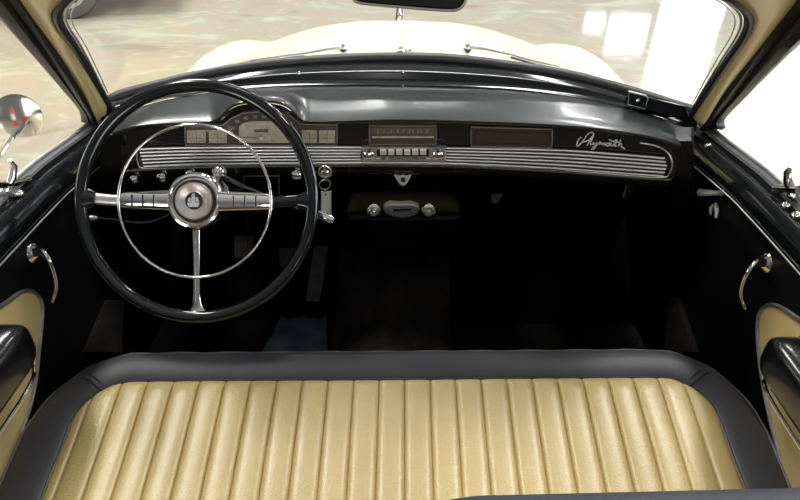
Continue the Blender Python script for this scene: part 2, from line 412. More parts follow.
# screen garnish moulding: a rounded black bar with screws
G0 = [(106, 103), (150, 89), (200, 78), (250, 70), (300, 65), (400, 62), (500, 68), (560, 77), (600, 86), (650, 101), (690, 114)]
G1 = [(112, 118), (150, 103), (200, 94), (250, 88.5), (300, 86), (400, 86), (500, 89), (560, 95), (600, 102), (650, 114), (688, 126)]
mv = lambda a, b, t: [(a[i][0] * (1 - t) + b[i][0] * t, a[i][1] * (1 - t) + b[i][1] * t) for i in range(len(a))]
def gY(off): return lambda x, y: W(x, y, F=lambda X: CW(X) + off)
bm = NB(); rows = []
rows.append([p + Vector((0, .0, -.02)) for p in [gY(.0)(x, yat(WS_LOW, x)) for x in [106 + 584 * i / (NX - 1) for i in range(NX)]]])
for t, o in ((0, -.012), (.15, -.026), (.28, -.038), (.35, -.044), (.40, -.0475), (.46, -.049), (.7, -.051), (.85, -.055), (.93, -.061), (.98, -.063), (1.0, -.060)):
    rows.append(row(mv(G0, G1, t), gY(o)))
add_loft(bm, rows)
gm = obj('garnish_moulding', bm, BLACK, dash)
def screw(px, py, F, r=.0045, parent=None, m=None):
    c = W(px, py, F=F); bm = NB(); add_lathe(bm, c, (CAM - c), [(r, -.003), (r, .001), (r * .7, .003), (0, .0035)], seg=14)
    return obj('screw', bm, m or CHROME, parent)
for px, py in ((299, 73), (403, 72), (507, 78.5)): screw(px, py, lambda X: CW(X) - .045, .0042, gm)
for px, py in ((301, 87), (403, 86), (505, 91)): screw(px, py, lambda X: CW(X) - .062, .0026, gm, SILVER)
# right-hand corner clamp on the moulding
bm = NB()
pts = [W(x, y, F=lambda X: CW(X) - .075) for x, y in ((629, 91), (646, 96), (688, 106), (690, 118), (668, 117), (644, 109), (628, 104))]
add_prism(bm, pts, Vector((0, .02, -.01)))
o = bevel(obj('corner_cover', bm, BLACK, dash), .004); screw(638, 100, lambda X: CW(X) - .078, .0045, o)
bm = NB(); pts = [W(x, y, F=lambda X: CW(X) - .078) for x, y in ((629, 91), (646, 95.5), (648, 98), (645, 109), (628, 104.5))]
add_tube(bm, pts, .0012, closed=True, seg=6); obj('cover_edge', bm, SILVER, o)
# dash top
TB = [(114, 119), (150, 104), (200, 94), (250, 88.5), (300, 86), (400, 86), (500, 89), (560, 95), (600, 102), (650, 114), (683, 126)]
LIP = [(112, 133), (135, 126), (160, 123.5), (208, 121.5), (218, 118), (228, 108), (240, 102.5), (265, 100.5), (282, 103), (293, 110), (301, 119), (312, 121.5), (340, 121), (400, 119.5), (500, 122), (560, 125), (600, 128.5), (650, 136), (681, 145)]
MID = [(113, 128), (150, 115), (208, 110), (222, 103), (238, 96.5), (265, 95), (284, 97), (298, 105), (312, 110), (400, 107.5), (500, 110), (560, 114), (600, 118), (650, 127), (682, 136)]
bm = NB()
r_b = row(TB, lambda x, y: W(x, y, F=lambda X: CW(X) - .06), n=220); r_m = row(MID, lambda x, y: W(x, y, F=lambda X: FD(X) + .055), n=220)
r_l = row(LIP, lambda x, y: W(x, y, F=FD), n=220)
r_l0 = [p + Vector((0, .012, .003)) for p in r_l]
r_u = [p + Vector((0, .001, -.005)) for p in r_l]; r_u2 = [p + Vector((0, .022, -.008)) for p in r_l]
add_loft(bm, [r_b, [a.lerp(b, .6) for a, b in zip(r_b, r_m)], r_m, r_l0, r_l, r_u, r_u2])
obj('dash_top', bm, DASHTOP, dash)
# dash face
FT = [(x, y + 3) for x, y in LIP]
ST = [(128, 150), (140, 148.3), (200, 146.8), (330, 146.5), (400, 147), (460, 147.6), (560, 149.5), (620, 153.5), (666, 157.5), (676, 159)]
SB = [(128, 168.5), (140, 167.5), (200, 165), (330, 163.5), (400, 163.5), (460, 164.5), (560, 169.5), (620, 174), (662, 177), (676, 178)]
BT = [(126, 180), (200, 177), (300, 175), (400, 174.5), (500, 177), (560, 180), (620, 184), (676, 188)]
fx = lambda off: (lambda x, y: W(x, y, F=lambda X: FD(X) + off))
bm = NB()
bt_ = row(BT, fx(.004), 130, 664, 220)
add_loft(bm, [row(FT, fx(.018), 120, 680, 220), row(ST, fx(.018), 121, 679, 220), row(SB, fx(.018), 123, 674, 220)])
obj('dash_face', bm, DASHFACE, dash)
bm = NB(); add_loft(bm, [row([(x, y + .6) for x, y in SB], fx(.018), 123, 673, 220), row([(x, y + 1) for x, y in SB], fx(-.002), 124, 672, 220),
              row([(x, y + 3.2) for x, y in SB], fx(-.006), 125, 670, 220), row([(x, y + 8) for x, y in SB], fx(-.003), 127, 667, 220),
              bt_, [p + Vector((0, .03, -.012)) for p in bt_], [p + Vector((0, .28, .03)) for p in bt_]])
obj('lower_flange', bm, FLANGE, dash)
# ends of the dash, closed by black bullnoses that meet the doors
for s, xs in ((-1, (100, 126)), (1, (674, 694))):
    bm = NB(); rows = []
    for (yy, off) in ((118, .06), (132, .0), (146, .004), (160, .006), (176, .008), (190, .05), (260, .12), (330, .16)):
        rows.append([W(x, yy + (3 if s < 0 else 9), F=lambda X: FD(X) + off + .015) for x in [xs[0] + (xs[1] - xs[0]) * k / 6 for k in range(7)]])
    add_loft(bm, rows); solid(obj('dash_end', bm, BLACK2, dash), .01)
for pts_ in ([(684, 114), (692, 113), (699, 121), (697, 132), (684, 131)], [(104, 106), (112, 104), (116, 114), (108, 126), (98, 124)]):
    bm = NB(); c_ = [W(x, y, F=lambda X: CW(X) - .055) for x, y in pts_]; add_prism(bm, c_, Vector((0, .04, -.01))); bevel(obj('corner_block', bm, BLACK2, dash), .004)
# ribbed chrome strip
bm = NB(); add_loft(bm, [[p + Vector((0, .006, 0)) for p in row(ST, fx(.010), 138, 667, 160)], row(ST, fx(.010), 138, 667, 160), row(SB, fx(.010), 138, 665, 160), [p + Vector((0, .006, 0)) for p in row(SB, fx(.010), 138, 665, 160)]])
strip = obj('trim_strip', bm, mat('dark_groove', (.05, .05, .05), .45, metal=.3), dash); strip['label'] = 'ribbed chrome dash strip'
for k in range(6):
    t = .05 + .9 * k / 5
    c = [(x, yat(ST, x) * (1 - t) + yat(SB, x) * t) for x in range(136, 672, 12)]
    xe = 667 - abs(k - 2) * 1.2; xb = 139 + (4 - abs(k - 2.5)) * 0
    bm = NB(); add_tube(bm, row(c, fx(.0085), xb + k * .9, xe, 120), .0024, seg=8)
    obj('rib', bm, RIB, strip)
# bright bead round the right-hand end
bm = NB(); pts = interp([fx(-.002)(x, y) for x, y in ((640, 143), (656, 146), (667, 152), (672, 162), (670, 172), (660, 177.5), (600, 173.5), (565, 170.5))], 40)
add_tube(bm, pts, .0016, seg=6); obj('end_bead', bm, SILVER, dash)
bm = NB(); pts = interp([fx(-.002)(x, y) for x, y in ((150, 140), (141, 145), (137, 153), (138, 163), (146, 168.5), (200, 167))], 40)
add_tube(bm, pts, .0014, seg=6); obj('end_bead', bm, SILVER, dash)
# plates on the face
def plate(name, pxs, off, m, parent, th=.004, sub=1):
    # sliced upright so that the plate follows the bow of the dash
    x0, x1 = min(p[0] for p in pxs), max(p[0] for p in pxs); n = max(2, int((x1 - x0) / 4) + 2)
    xs_ = sorted(set([x0 + (x1 - x0) * i / (n - 1) for i in range(n)] + [p[0] for p in pxs])); xs_ = [x for i, x in enumerate(xs_) if i == 0 or x - xs_[i - 1] > .05]
    top, bot = [], []
    for x in xs_:
        xx = min(max(x, x0 + .02), x1 - .02); ys = []
        for i, (a, b) in enumerate(pxs):
            c, d = pxs[(i + 1) % len(pxs)]
            if (a - xx) * (c - xx) <= 0 and abs(a - c) > 1e-6: ys.append(b + (d - b) * (xx - a) / (c - a))
        top.append(fx(off)(x, min(ys))); bot.append(fx(off)(x, max(ys)))
    bm = NB(); V = Vector((0, th, 0)); add_loft(bm, [[p + V for p in top], top, bot, [p + V for p in bot]])
    for side in (0, -1):
        try: bm.faces.new([bm.verts.new(p) for p in (top[side], top[side] + V, bot[side] + V, bot[side])])
        except ValueError: pass
    return obj(name, bm, m, parent, smooth=False)
def outline(name, pxs, off, r, m, parent, sub=4):
    bm = NB(); pts = []
    for i, (x, y) in enumerate(pxs):
        x2, y2 = pxs[(i + 1) % len(pxs)]
        for k in range(sub): pts.append(fx(off)(x + (x2 - x) * k / sub, y + (y2 - y) * k / sub))
    add_tube(bm, pts, r, closed=True, seg=6); return obj(name, bm, m, parent)
def strokes(name, lines, off, r, m, parent):
    bm = NB()
    for l in lines: add_tube(bm, [fx(off)(x, y) for x, y in l], r, seg=5)
    return obj(name, bm, m, parent)
def text(name, s, px, py, size, off, m, parent):
    c = bpy.data.curves.new('t', 'FONT'); c.body = s; c.size = size; c.extrude = .0003; c.align_x = 'CENTER'; c.align_y = 'CENTER'
    o = bpy.data.objects.new('t', c); COL.objects.link(o); bpy.context.view_layer.update()
    me = bpy.data.meshes.new_from_object(o.evaluated_get(bpy.context.evaluated_depsgraph_get()))
    bpy.data.objects.remove(o); p = fx(off)(px, py)
    bm = NB(); bm.from_mesh(me); bpy.data.meshes.remove(me)
    for v in bm.verts: v.co = p + Vector((v.co.x, -v.co.z, v.co.y))
    return obj(name, bm, m, parent, smooth=False)
# instrument cluster
cl_out = [(185, 126), (222, 125.5), (232, 118), (242, 113.5), (255, 112), (275, 112), (290, 115.5), (300, 124), (337, 125), (337, 145.5), (185, 145.5)]
clu = plate('instrument_cluster', cl_out, .008, GAUGEDK, dash, .012); clu['label'] = 'arched instrument cluster with tan faces'
outline('bezel', cl_out, .007, .0013, SILVER, clu)
def gauge(x0, x1):
    g = plate('gauge', [(x0, 130.5), (x1, 130.5), (x1, 143), (x0, 143)], .005, GAUGE, clu, .003)
    xm = (x0 + x1) / 2
    strokes('needle', [[(xm, 142.5), (xm, 132)]], .0035, .0005, RUBBER, g)
    strokes('dial_mark', [[(x0 + 2 + k * (x1 - x0 - 4) / 4, 133), (x0 + 2 + k * (x1 - x0 - 4) / 4, 136)] for k in range(5)] + [[(x0 + 2, 138.5), (x1 - 2, 138.5)]], .0038, .00035, GAUGEDK, g)
for a, b in ((187, 205.5), (209, 226.5), (302, 317), (319, 335)): gauge(a, b)
sp_ = plate('speedometer', [(239, 142.8), (239, 127), (243, 123.5), (252, 121.5), (279, 121.5), (286, 124), (292, 131), (297, 142.8)], .005, GAUGE, clu, .003)
strokes('needle', [[(260, 138), (250, 137.6), (240, 137)]], .003, .0006, mat('needle_red_brown', (.25, .08, .04), .4), sp_)
bm = NB(); c = fx(.003)(261.5, 138.3); add_lathe(bm, c, (0, -1, .3), [(.006, -.004), (.006, .002), (.004, .005), (0, .006)], seg=18); obj('needle_hub', bm, SILVER, sp_)
for s_, x, y in (('20', 233, 128), ('30', 237, 121.5), ('40', 246, 118.3), ('50', 255, 117), ('60', 264, 116.8), ('70', 273, 117.2), ('80', 282, 119), ('90', 290, 124)):
    text('numeral', s_, x, y, .010, .006, GAUGE, clu)
strokes('odometer', [[(254, 130), (268, 130)], [(254, 131.6), (268, 131.6)]], .0035, .0011, GAUGEDK, sp_)
# radio
rad = plate('radio', [(368.5, 125), (437, 125), (437, 145), (368.5, 145)], .009, GAUGEDK, dash, .01)
outline('radio_bezel', [(369.5, 126), (436, 126), (436, 144.3), (369.5, 144.3)], .007, .0012, SILVER, rad)
d_ = plate('radio_dial', [(372, 128), (434, 128), (434, 134.5), (372, 134.5)], .0075, mat('dial_scale', (.13, .115, .09), .4), rad, .002)
strokes('dial_mark', [[(x, 129.5), (x + random.choice((-.8, 0, .8)), 133)] for x in (378, 384.5, 391, 397.5, 404, 410, 412.5, 418.5, 421, 426, 428)], .0065, .0005, GAUGE, d_)
plate('tuning_strip', [(372, 136.3), (434, 136.3), (434, 138.2), (372, 138.2)], .0065, GAUGE, rad, .002)
plate('lower_scale', [(372, 139), (434, 139), (434, 142.5), (372, 142.5)], .0075, mat('dial_scale_dark', (.07, .06, .045), .4), rad, .002)
bz = plate('push_button_bezel', [(361, 147), (446, 147), (446, 162), (361, 162)], .003, mat('bezel_metal', (.55, .53, .51), .35, metal=.55), dash, .01)
bz['label'] = 'chrome radio push-button row'
outline('bezel_lip', [(361.5, 147.3), (445.5, 147.3), (445.5, 161.8), (361.5, 161.8)], .001, .0015, CHROME, bz)
plate('button_slot', [(377, 149.5), (429, 149.5), (429, 156.5), (377, 156.5)], .0015, RUBBER, bz, .003)
for k in range(6):
    x = 380 + k * 8
    o = plate('push_button', [(x, 150), (x + 6.3, 150), (x + 6.3, 155.5), (x, 155.5)], -.005, EMB, bz, .009); bevel(o, .0015)
def knob(px, py, off, r, L, m, parent, name='knob', axis=(0, -1, .25)):
    bm = NB(); c = fx(off)(px, py)
    add_lathe(bm, c, axis, [(r * .45, -.004), (r * .45, L * .35), (r * .9, L * .45), (r, L * .7), (r * .92, L * .92), (r * .6, L), (0, L * 1.03)], seg=24)
    return obj(name, bm, m, parent)
strokes('bezel_rail', [[(376, 158.6), (430, 158.6)]], .0005, .0014, CHROME, bz)
for px in (369, 438): 
    k_ = knob(px, 153, .003, .0125, .020, CHROME, bz)
    bm = NB(); c = fx(-.020)(px, 151); add_lathe(bm, c, (0, -1, .25), [(.004, -.001), (.004, .003), (0, .004)], seg=12); obj('knob_cap', bm, RUBBER, k_)
# blank speaker insert and brown patches
ins = plate('panel_insert', [(470.5, 126.5), (552.5, 129), (552, 148.5), (470.5, 146.5)], .010, mat('brown_insert', (.05, .038, .03), .25, coat=.5), dash, .01)
outline('insert_frame', [(471, 127), (552.5, 129.3), (552, 148.3), (471, 146.2)], .008, .0013, SILVER, ins)
outline('insert_groove', [(475, 131), (548.5, 133), (548, 145), (475, 143)], .009, .0008, RUBBER, ins)
# script emblem
SC = [[(388, 118), (394, 100), (404, 90)], [(390, 122), (402, 112), (414, 98), (424, 82), (436, 74), (446, 76), (440, 90), (424, 103), (408, 107)],
      [(424, 118), (432, 104), (446, 84), (440, 98), (434, 112), (438, 117), (446, 108)],
      [(446, 108), (444, 114), (452, 114), (458, 106), (452, 122), (444, 132), (438, 130), (448, 122), (460, 113), (468, 106)],
      [(468, 106), (465, 116), (473, 107), (473, 117), (481, 108), (480, 118), (488, 111)],
      [(494, 110), (487, 114), (490, 120), (498, 117), (496, 110), (504, 111)], [(504, 110), (502, 118), (509, 119), (514, 110), (512, 119), (520, 116)],
      [(524, 98), (517, 119), (524, 120)], [(512, 106), (532, 107)], [(536, 98), (528, 121), (534, 112), (540, 114), (537, 122), (550, 130)],
      [(496, 98), (508, 104), (524, 100)]]
strokes('script_emblem', [[(460 + x * .3, 110 + y * .3) for x, y in interp2] for interp2 in [[(v.x, v.y) for v in interp([Vector((a, b, 0)) for a, b in l], 14)] for l in SC]], .009, .0014, EMB, dash)['label'] = 'silver script lettering reading Plymouth'
# knobs under the strip
for px, py, r in ((138, 177, .007), (165, 175.5, .008), (193, 172, .007), (218, 171.5, .007), (298, 173, .0095)):
    k_ = knob(px, py, -.004, r * 1.25, .024, CHROME, dash, 'dash_knob')
# faint map-pocket frame beside the column
strokes('bracket', [[(244, 192), (244, 176), (279, 176), (279, 194)]], .02, .0012, SILVER, dash)
# starter lock
bm = NB(); c = fx(-.004)(325, 173); add_lathe(bm, c, (0, -1, .25), [(.012, -.004), (.012, .003), (.010, .006), (.006, .007), (.0055, .004), (0, .004)], seg=24)
obj('ignition_lock', bm, CHROME, dash)
# winged badge and latch under the dash
o = plate('hood_release_badge', [(394, 175), (400, 176.5), (403, 175), (406, 176.5), (411.5, 175), (409, 180), (406, 184.5), (403, 186), (400, 184.5), (397, 180)], -.006, EMB, dash, .005); bevel(o, .0015)
o2 = plate('badge_centre', [(401, 178), (405, 178), (405, 182), (401, 182)], -.008, RUBBER, o, .003)
plate('small_latch', [(491, 195), (503, 194), (500, 199), (497, 204), (492, 203)], .06, PEDAL, dash, .004)
for sx_ in (349, 455): strokes('panel_seam', [[(sx_, 166), (sx_, 175)]], -.006, .0008, RUBBER, dash)

# ------------------------------------------------------------------ keys
key = thing('key_ring', 'key ring with a blank white tag hanging from the ignition lock', 'keys', fx(-.015)(325, 173))
bm = NB(); c = fx(-.014)(325, 172); add_tube(bm, [c + Vector((.014 * math.sin(a), 0, .014 * math.cos(a))) for a in [2 * math.pi * k / 24 for k in range(24)]], .0017, closed=True, seg=6)
obj('key_bow', bm, CHROMEB, key)
bm = NB(); c0 = fx(-.02)(325, 176); add_box(bm, c0 + Vector((0, .006, .008)), .0025, .016, .016, .0006); obj('key', bm, CHROMEB, key)
bm = NB(); c = fx(-.016)(325, 184.5); add_tube(bm, [c + Vector((.012 * math.sin(a), .003 * math.sin(a), .012 * math.cos(a))) for a in [2 * math.pi * k / 24 for k in range(24)]], .0011, closed=True, seg=6)
obj('split_ring', bm, SILVER, key)
o = plate('tag', [(321, 191.5), (331.5, 191.5), (331.5, 217.5), (320.5, 217.5)], -.016, WHITE, key, .0025); o['label'] = 'white rectangular tag'
outline('tag_edge', [(321.3, 192), (331.2, 192), (331.2, 217), (320.8, 217)], -.017, .0009, SILVER, o)
screw(326, 194.5, lambda X: FD(X) - .018, .0018, o, RUBBER)
bm = NB(); add_tube(bm, [fx(-.016)(325.5, 189), fx(-.016)(325.8, 192)], .0016, seg=6); obj('link', bm, SILVER, key)

# ------------------------------------------------------------------ heater control under the dash
hc = thing('heater_control', 'chrome heater control with two round knobs below the radio', 'heater control', W(403, 212, Y=1.24))
hf = lambda x, y, o=0: W(x, y, Y=1.24 + o)
bm = NB(); add_box(bm, W(403, 222, Y=1.36), .30, .14, .13, .02, 3); obj('heater_box', bm, BLACK2, hc)
pl_ = [(384, 206), (390, 203.5), (400, 204.5), (410, 203.5), (418, 206), (420, 210), (418, 214.5), (410, 217.5), (403, 218.5), (394, 217.5), (386, 214.5), (383, 210)]
bm = NB(); add_prism(bm, [hf(x, y) for x, y in pl_], Vector((0, .018, 0))); o = bevel(obj('bezel', bm, RIB, hc, sharp=30), .004, 3)
bm = NB(); add_prism(bm, [hf(x, y, -.002) for x, y in ((393, 209.8), (411, 209.0), (411, 210.4), (393, 211.2))], Vector((0, .004, 0))); obj('slot', bm, BLACK2, o)
for px in (374, 428.5):
    bm = NB(); c = hf(px, 210.5, -.002)
    add_lathe(bm, c, (0, -1, .35), [(.008, -.05), (.012, -.01), (.0175, 0), (.0185, .006), (.0165, .012), (.012, .014), (.010, .010), (.0075, .012), (.006, .018), (0, .019)], seg=28)
    obj('knob', bm, CHROME, hc)

# ------------------------------------------------------------------ steering column and wheel
WC = W(197, 201.5, t=1.10)
wn_ = Vector((0, -math.cos(math.radians(34)), math.sin(math.radians(34)))).normalized()
wy = Vector((0, wn_.z, -wn_.y)); wx = Vector((1, 0, 0))
def wp(a, b, h=0): return WC + wx * a + wy * b + wn_ * h      # wheel-plane point
R = .2125
ca = Vector((.012, .88, -.475)).normalized()
colm = thing('steering_column', 'black steering column with shift lever behind the steering wheel', 'steering column', WC + ca * .3)
bm = NB(); add_tube(bm, [WC + ca * k for k in (.03, .10, .2, .35, .5, .66)], [.030, .030, .027, .025, .025, .025], seg=24)
obj('column_tube', bm, BLACK, colm)
bm = NB(); add_lathe(bm, WC + ca * .035, ca, [(.030, 0), (.044, .004), (.047, .02), (.046, .05), (.036, .062), (.03, .066)], seg=36)
obj('column_collar', bm, CHROME, colm)
# shift lever
g0 = WC + ca * .085
lv = interp([g0 + Vector((.02, -.01, .045)), W(222, 176, t=1.16), W(244, 187, t=1.15), W(275, 200, t=1.14), W(305, 210, t=1.13), W(322, 216, t=1.12), W(334, 221, t=1.115)], 30)
bm = NB(); add_tube(bm, lv, [.0045] * 22 + [.005, .006, .007, .0075, .008, .008, .0075, .005], seg=12); obj('shift_lever', bm, BLACK, colm)
bm = NB(); add_tube(bm, lv[-6:], [.0075, .008, .0086, .0086, .008, .0055], seg=14); obj('lever_tip', bm, CHROME, colm)
bm = NB(); add_lathe(bm, W(219, 173, t=1.165), (.1, -.8, .5), [(.010, -.02), (.014, -.01), (.014, .006), (.009, .012), (0, .013)], seg=20); obj('lever_boss', bm, CHROME, colm)
bm = NB(); tl = [g0 + Vector((-.03, 0, 0)), W(150, 222, t=1.17), W(112, 219, t=1.15), W(97, 218, t=1.14)]
add_tube(bm, interp(tl, 12), .0020, seg=8); obj('turn_signal_lever', bm, BLACK2, colm)
bm = NB(); add_lathe(bm, W(92, 218, t=1.14), (-1, -.1, .1), [(.003, -.010), (.005, -.005), (.006, .002), (.004, .006), (0, .007)], seg=16); obj('turn_signal_knob', bm, SILVER, colm)

whl = thing('steering_wheel', 'large black three-spoke steering wheel with chrome horn ring', 'steering wheel', WC)
bm = NB(); rows = []
n = 96
for i in range(n):
    a = 2 * math.pi * i / n; rad_ = Vector((0, 0, 0)) + wx * math.cos(a) + wy * math.sin(a)
    ring = []
    for k in range(20):
        b = 2 * math.pi * k / 20
        rr = .0118 * (1 - .10 * max(0, math.cos(2 * b)) * 0)
        gr = 1 - .16 * math.exp(-((b - 1.75) / .16) ** 2)        # groove on the face of the rim
        ring.append(WC + rad_ * (R + rr * gr * math.cos(b)) + wn_ * (rr * .95 * gr * math.sin(b)))
    rows.append(ring)
add_loft(bm, rows, closed_u=True, closed_v=True); rim = obj('rim', bm, BLACK, whl)
# spokes
def bar(name, pts, ws, ths, m, parent):
    """flat tapered bar in the wheel plane; pts (a,b,h)"""
    P = [wp(*p) for p in pts]; rows = []
    for i, p in enumerate(P):
        d = (P[min(i + 1, len(P) - 1)] - P[max(i - 1, 0)]).normalized(); q = wn_.cross(d).normalized(); w2, t2 = ws[i] / 2, ths[i] / 2
        rows.append([p + q * w2 * math.copysign(abs(math.cos(t)) ** .8, math.cos(t)) + wn_ * t2 * math.copysign(abs(math.sin(t)) ** .8, math.sin(t)) for t in [2 * math.pi * k / 24 for k in range(24)]])
    bm = NB(); add_loft(bm, rows, closed_u=True, cap=True); return obj(name, bm, m, parent)
for s in (-1, 1):
    bar('spoke', [(s * .205, .004, -.002), (s * .185, .003, -.003), (s * .16, .001, -.003), (s * .135, .0, -.002), (s * .03, .0, .004)], [.040, .022, .021, .022, .03], [.016, .012, .012, .012, .02], BLACK if s > 0 else CHROMEB, whl)
    cvr = bar('spoke_cover', [(s * .140, .0, .006), (s * .12, .0, .007), (s * .08, .0, .008), (s * .045, .0, .010)], [.028, .032, .035, .039], [.014, .020, .022, .024], CHROME, whl)
    for k in range(3):
        a = s * (.072 + k * .020)
        bar('spoke_notch', [(a, -.010, .0195 - k * .0008), (a, .010, .0195 - k * .0008)], [.0022, .0022], [.002, .002], RUBBER, cvr)
bar('spoke', [(0, -.208, -.003), (0, -.190, -.004), (0, -.17, -.003), (0, -.12, -.001), (0, -.04, .002)], [.040, .018, .0135, .014, .016], [.014, .011, .011, .012, .012], CHROME, whl)
# rim sockets in black at the ends of the side spokes
for s in (-1, 1):
    bar('spoke_socket', [(s * .208, .002, 0), (s * .198, .002, 0), (s * .186, .002, -.001)], [.045, .034, .026], [.02, .018, .016], BLACK, whl)
bm = NB(); add_tube(bm, [wp(.1385 * math.cos(a), .1385 * math.sin(a), .012) for a in [2 * math.pi * k / 96 for k in range(96)]], .0027, closed=True, seg=10)
obj('horn_ring', bm, CHROME, whl)
hub = obj('hub', add_lathe(NB(), WC + wn_ * -.02, wn_, [(.036, -.02), (.049, .0), (.0525, .014), (.0535, .024), (.0525, .031), (.0485, .037), (.0445, .038), (.0390, .035), (.0365, .030), (.033, .030)], seg=64), CHROME, whl)
obj('hub_groove', add_lathe(NB(), WC + wn_ * .0135, wn_, [(.0385, 0), (.0385, .0012), (.032, .0016), (.032, 0)], seg=48), RUBBER, hub)
obj('hub_disc', add_lathe(NB(), WC + wn_ * .012, wn_, [(.0345, 0), (.0340, .006), (.032, .009), (.026, .0085), (.020, .005), (.016, .004), (.0155, .0)], seg=48), PINKISH, hub)
cen = obj('hub_medallion', add_lathe(NB(), WC + wn_ * .012, wn_, [(.0165, .0), (.0165, .0035), (.0150, .0045), (0, .0050)], seg=36), RUBBER, hub)
bm = NB()
h = .0180
def disp(pl, hh=.002): add_prism(bm, [wp(a, b, h) for a, b in pl], wn_ * hh)
disp([(-.0115, -.004), (.0115, -.003), (.008, -.011), (-.008, -.011)])
disp([(-.010, -.002), (-.005, -.0035), (-.005, .006), (-.009, .005)]); disp([(-.004, -.0035), (.003, -.0035), (.0025, .010), (-.003, .010)]); disp([(.004, -.003), (.010, -.0015), (.008, .006), (.004, .007)])
disp([(-.003, .0105), (.003, .0115), (.002, .0135), (-.002, .013)])
obj('ship_emblem', bm, EMB, cen, smooth=False)

# ------------------------------------------------------------------ pedals
def toe(x, y, off=0.0): # a point on the toe board plane z=.352+(Y-1.34)*.957, lifted
    d = W(x, y, t=1) - CAM
    k = .957; t = (CAMZ - .352 + 1.34 * k - off) / (k * d.y - d.z)
    return CAM + d * t
def pedal(name, label, pxs, th=.012, grooves=5):
    t = thing(name, label, 'pedal', toe(sum(p[0] for p in pxs) / 4, sum(p[1] for p in pxs) / 4, .03))
    P = [toe(x, y, .055) for x, y in pxs]
    bm = NB(); nrm = (P[1] - P[0]).cross(P[3] - P[0]).normalized()
    if nrm.y < 0: nrm = -nrm
    add_prism(bm, P, nrm * th); pad = bevel(obj('pedal_pad', bm, PEDAL, t), .006, 3)
    for k in range(grooves):
        f = (k + 1) / (grooves + 1); a = P[0].lerp(P[1], f); b = P[3].lerp(P[2], f)
        bm = NB(); add_tube(bm, [a.lerp(b, .08) - nrm * .001, a.lerp(b, .92) - nrm * .001], .0016, seg=6); obj('tread_rib', bm, PEDAL, pad)
    c = sum(P, Vector()) / 4
    bm = NB(); add_tube(bm, [c + nrm * th, c + nrm * .05 + Vector((0, .02, .02)), c + Vector((0, .12, .13))], .008, seg=8); obj('pedal_arm', bm, BLACK2, t)
pedal('clutch_pedal', 'ribbed rectangular clutch pedal, leftmost of the three pedals', [(233, 235), (254, 235), (253, 258), (234, 258)])
pedal('brake_pedal', 'ribbed rectangular brake pedal between the clutch and the long accelerator', [(278, 247), (300, 247), (299, 268), (279, 268)])
pedal('accelerator_pedal', 'long narrow upright accelerator pedal, rightmost of the pedals', [(313, 245), (329, 245), (320, 302), (304.5, 302)], grooves=3)
# clear heel mat
bm = NB(); rows = []
for i in range(14):
    t = i / 13; x0 = 286 - 26 * t; x1 = 326 + 2 * t
    rows.append([W(x0 + (x1 - x0) * k / 16, 306 + 50 * t, Z=.358) + Vector((0, 0, .0015 * math.sin(k * 1.7 + 2 * t) + .002 * math.sin(k * .7 + 9 * t))) for k in range(17)])
add_loft(bm, rows); tag(solid(obj('floor_mat', bm, PLASTIC), .003), 'blue-grey shiny plastic floor mat under the accelerator pedal', 'floor mat')

# ------------------------------------------------------------------ front bench seat
seat = thing('bench_seat', 'front bench seat with pleated cream leather and black border', 'bench seat', (0, .6, .36))
def SZ(Y): return .70 - .25 * (.87 - Y)
IW, IF, IR = .592, .803, .085           # insert half width, front edge, corner radius
OW, OF, ORR = .680, .868, .17
SBK = .33
def front(X, wd, F, r):
    a = abs(X)
    if a <= wd - r: return F
    return F - r + math.sqrt(max(0, r * r - (a - (wd - r)) ** 2))
PL0, PS = -.0365 + 0.0, .0485
def pleat(X):
    u = ((X - PL0) / PS) % 1.0
    q = abs(2 * u - 1)                 # 1 at the seam
    return .0048 * (1 - q ** 6) + .0016 * (1 - q * q) - .002 * math.exp(-((1 - q) / .04) ** 2)
xs = []
k = int(-IW / PS) - 2
base = [PL0 + PS * kk for kk in range(-16, 18)]
for b in base:
    for f in (0, .015, .03, .05, .075, .11, .16, .24, .36, .5, .64, .76, .84, .89, .925, .95, .97, .985): xs.append(b + f * PS)
xs = sorted(x for x in xs if abs(x) < IW - .0005); xs = [-IW] + xs + [IW]
# extra columns through the corners
extra = [IW - IR * (1 - math.sin(a)) for a in [math.pi / 2 * k / 18 for k in range(19)]]
xs = sorted(set([round(x, 5) for x in xs + extra + [-e for e in extra]]))
NYR = 46
bm = NB(); rows = []
for i in range(NYR + 1):
    t = i / NYR; r = []
    for X in xs:
        Fx = front(X, IW, IF, IR)
        Y = SBK + (Fx - SBK) * (1 - (1 - t) ** 1.6)
        edge = min(1, (Fx - Y) / .03, (IW - abs(X)) / .03); edge = max(0, edge)
        e = math.sqrt(1 - (1 - edge) ** 2)
        z = SZ(Y) + .004 + e * (pleat(X) + .006) - .03 * max(0, abs(X) - .45) ** 2 * 8
        z += .0015 * math.sin(9 * X + 14 * Y) * e
        r.append(Vector((X, Y, z)))
    rows.append(r)
add_loft(bm, rows); ci = obj('cushion_insert', bm, LEATHER, seat, sharp=80); ci['label'] = 'pleated cream leather cushion insert'
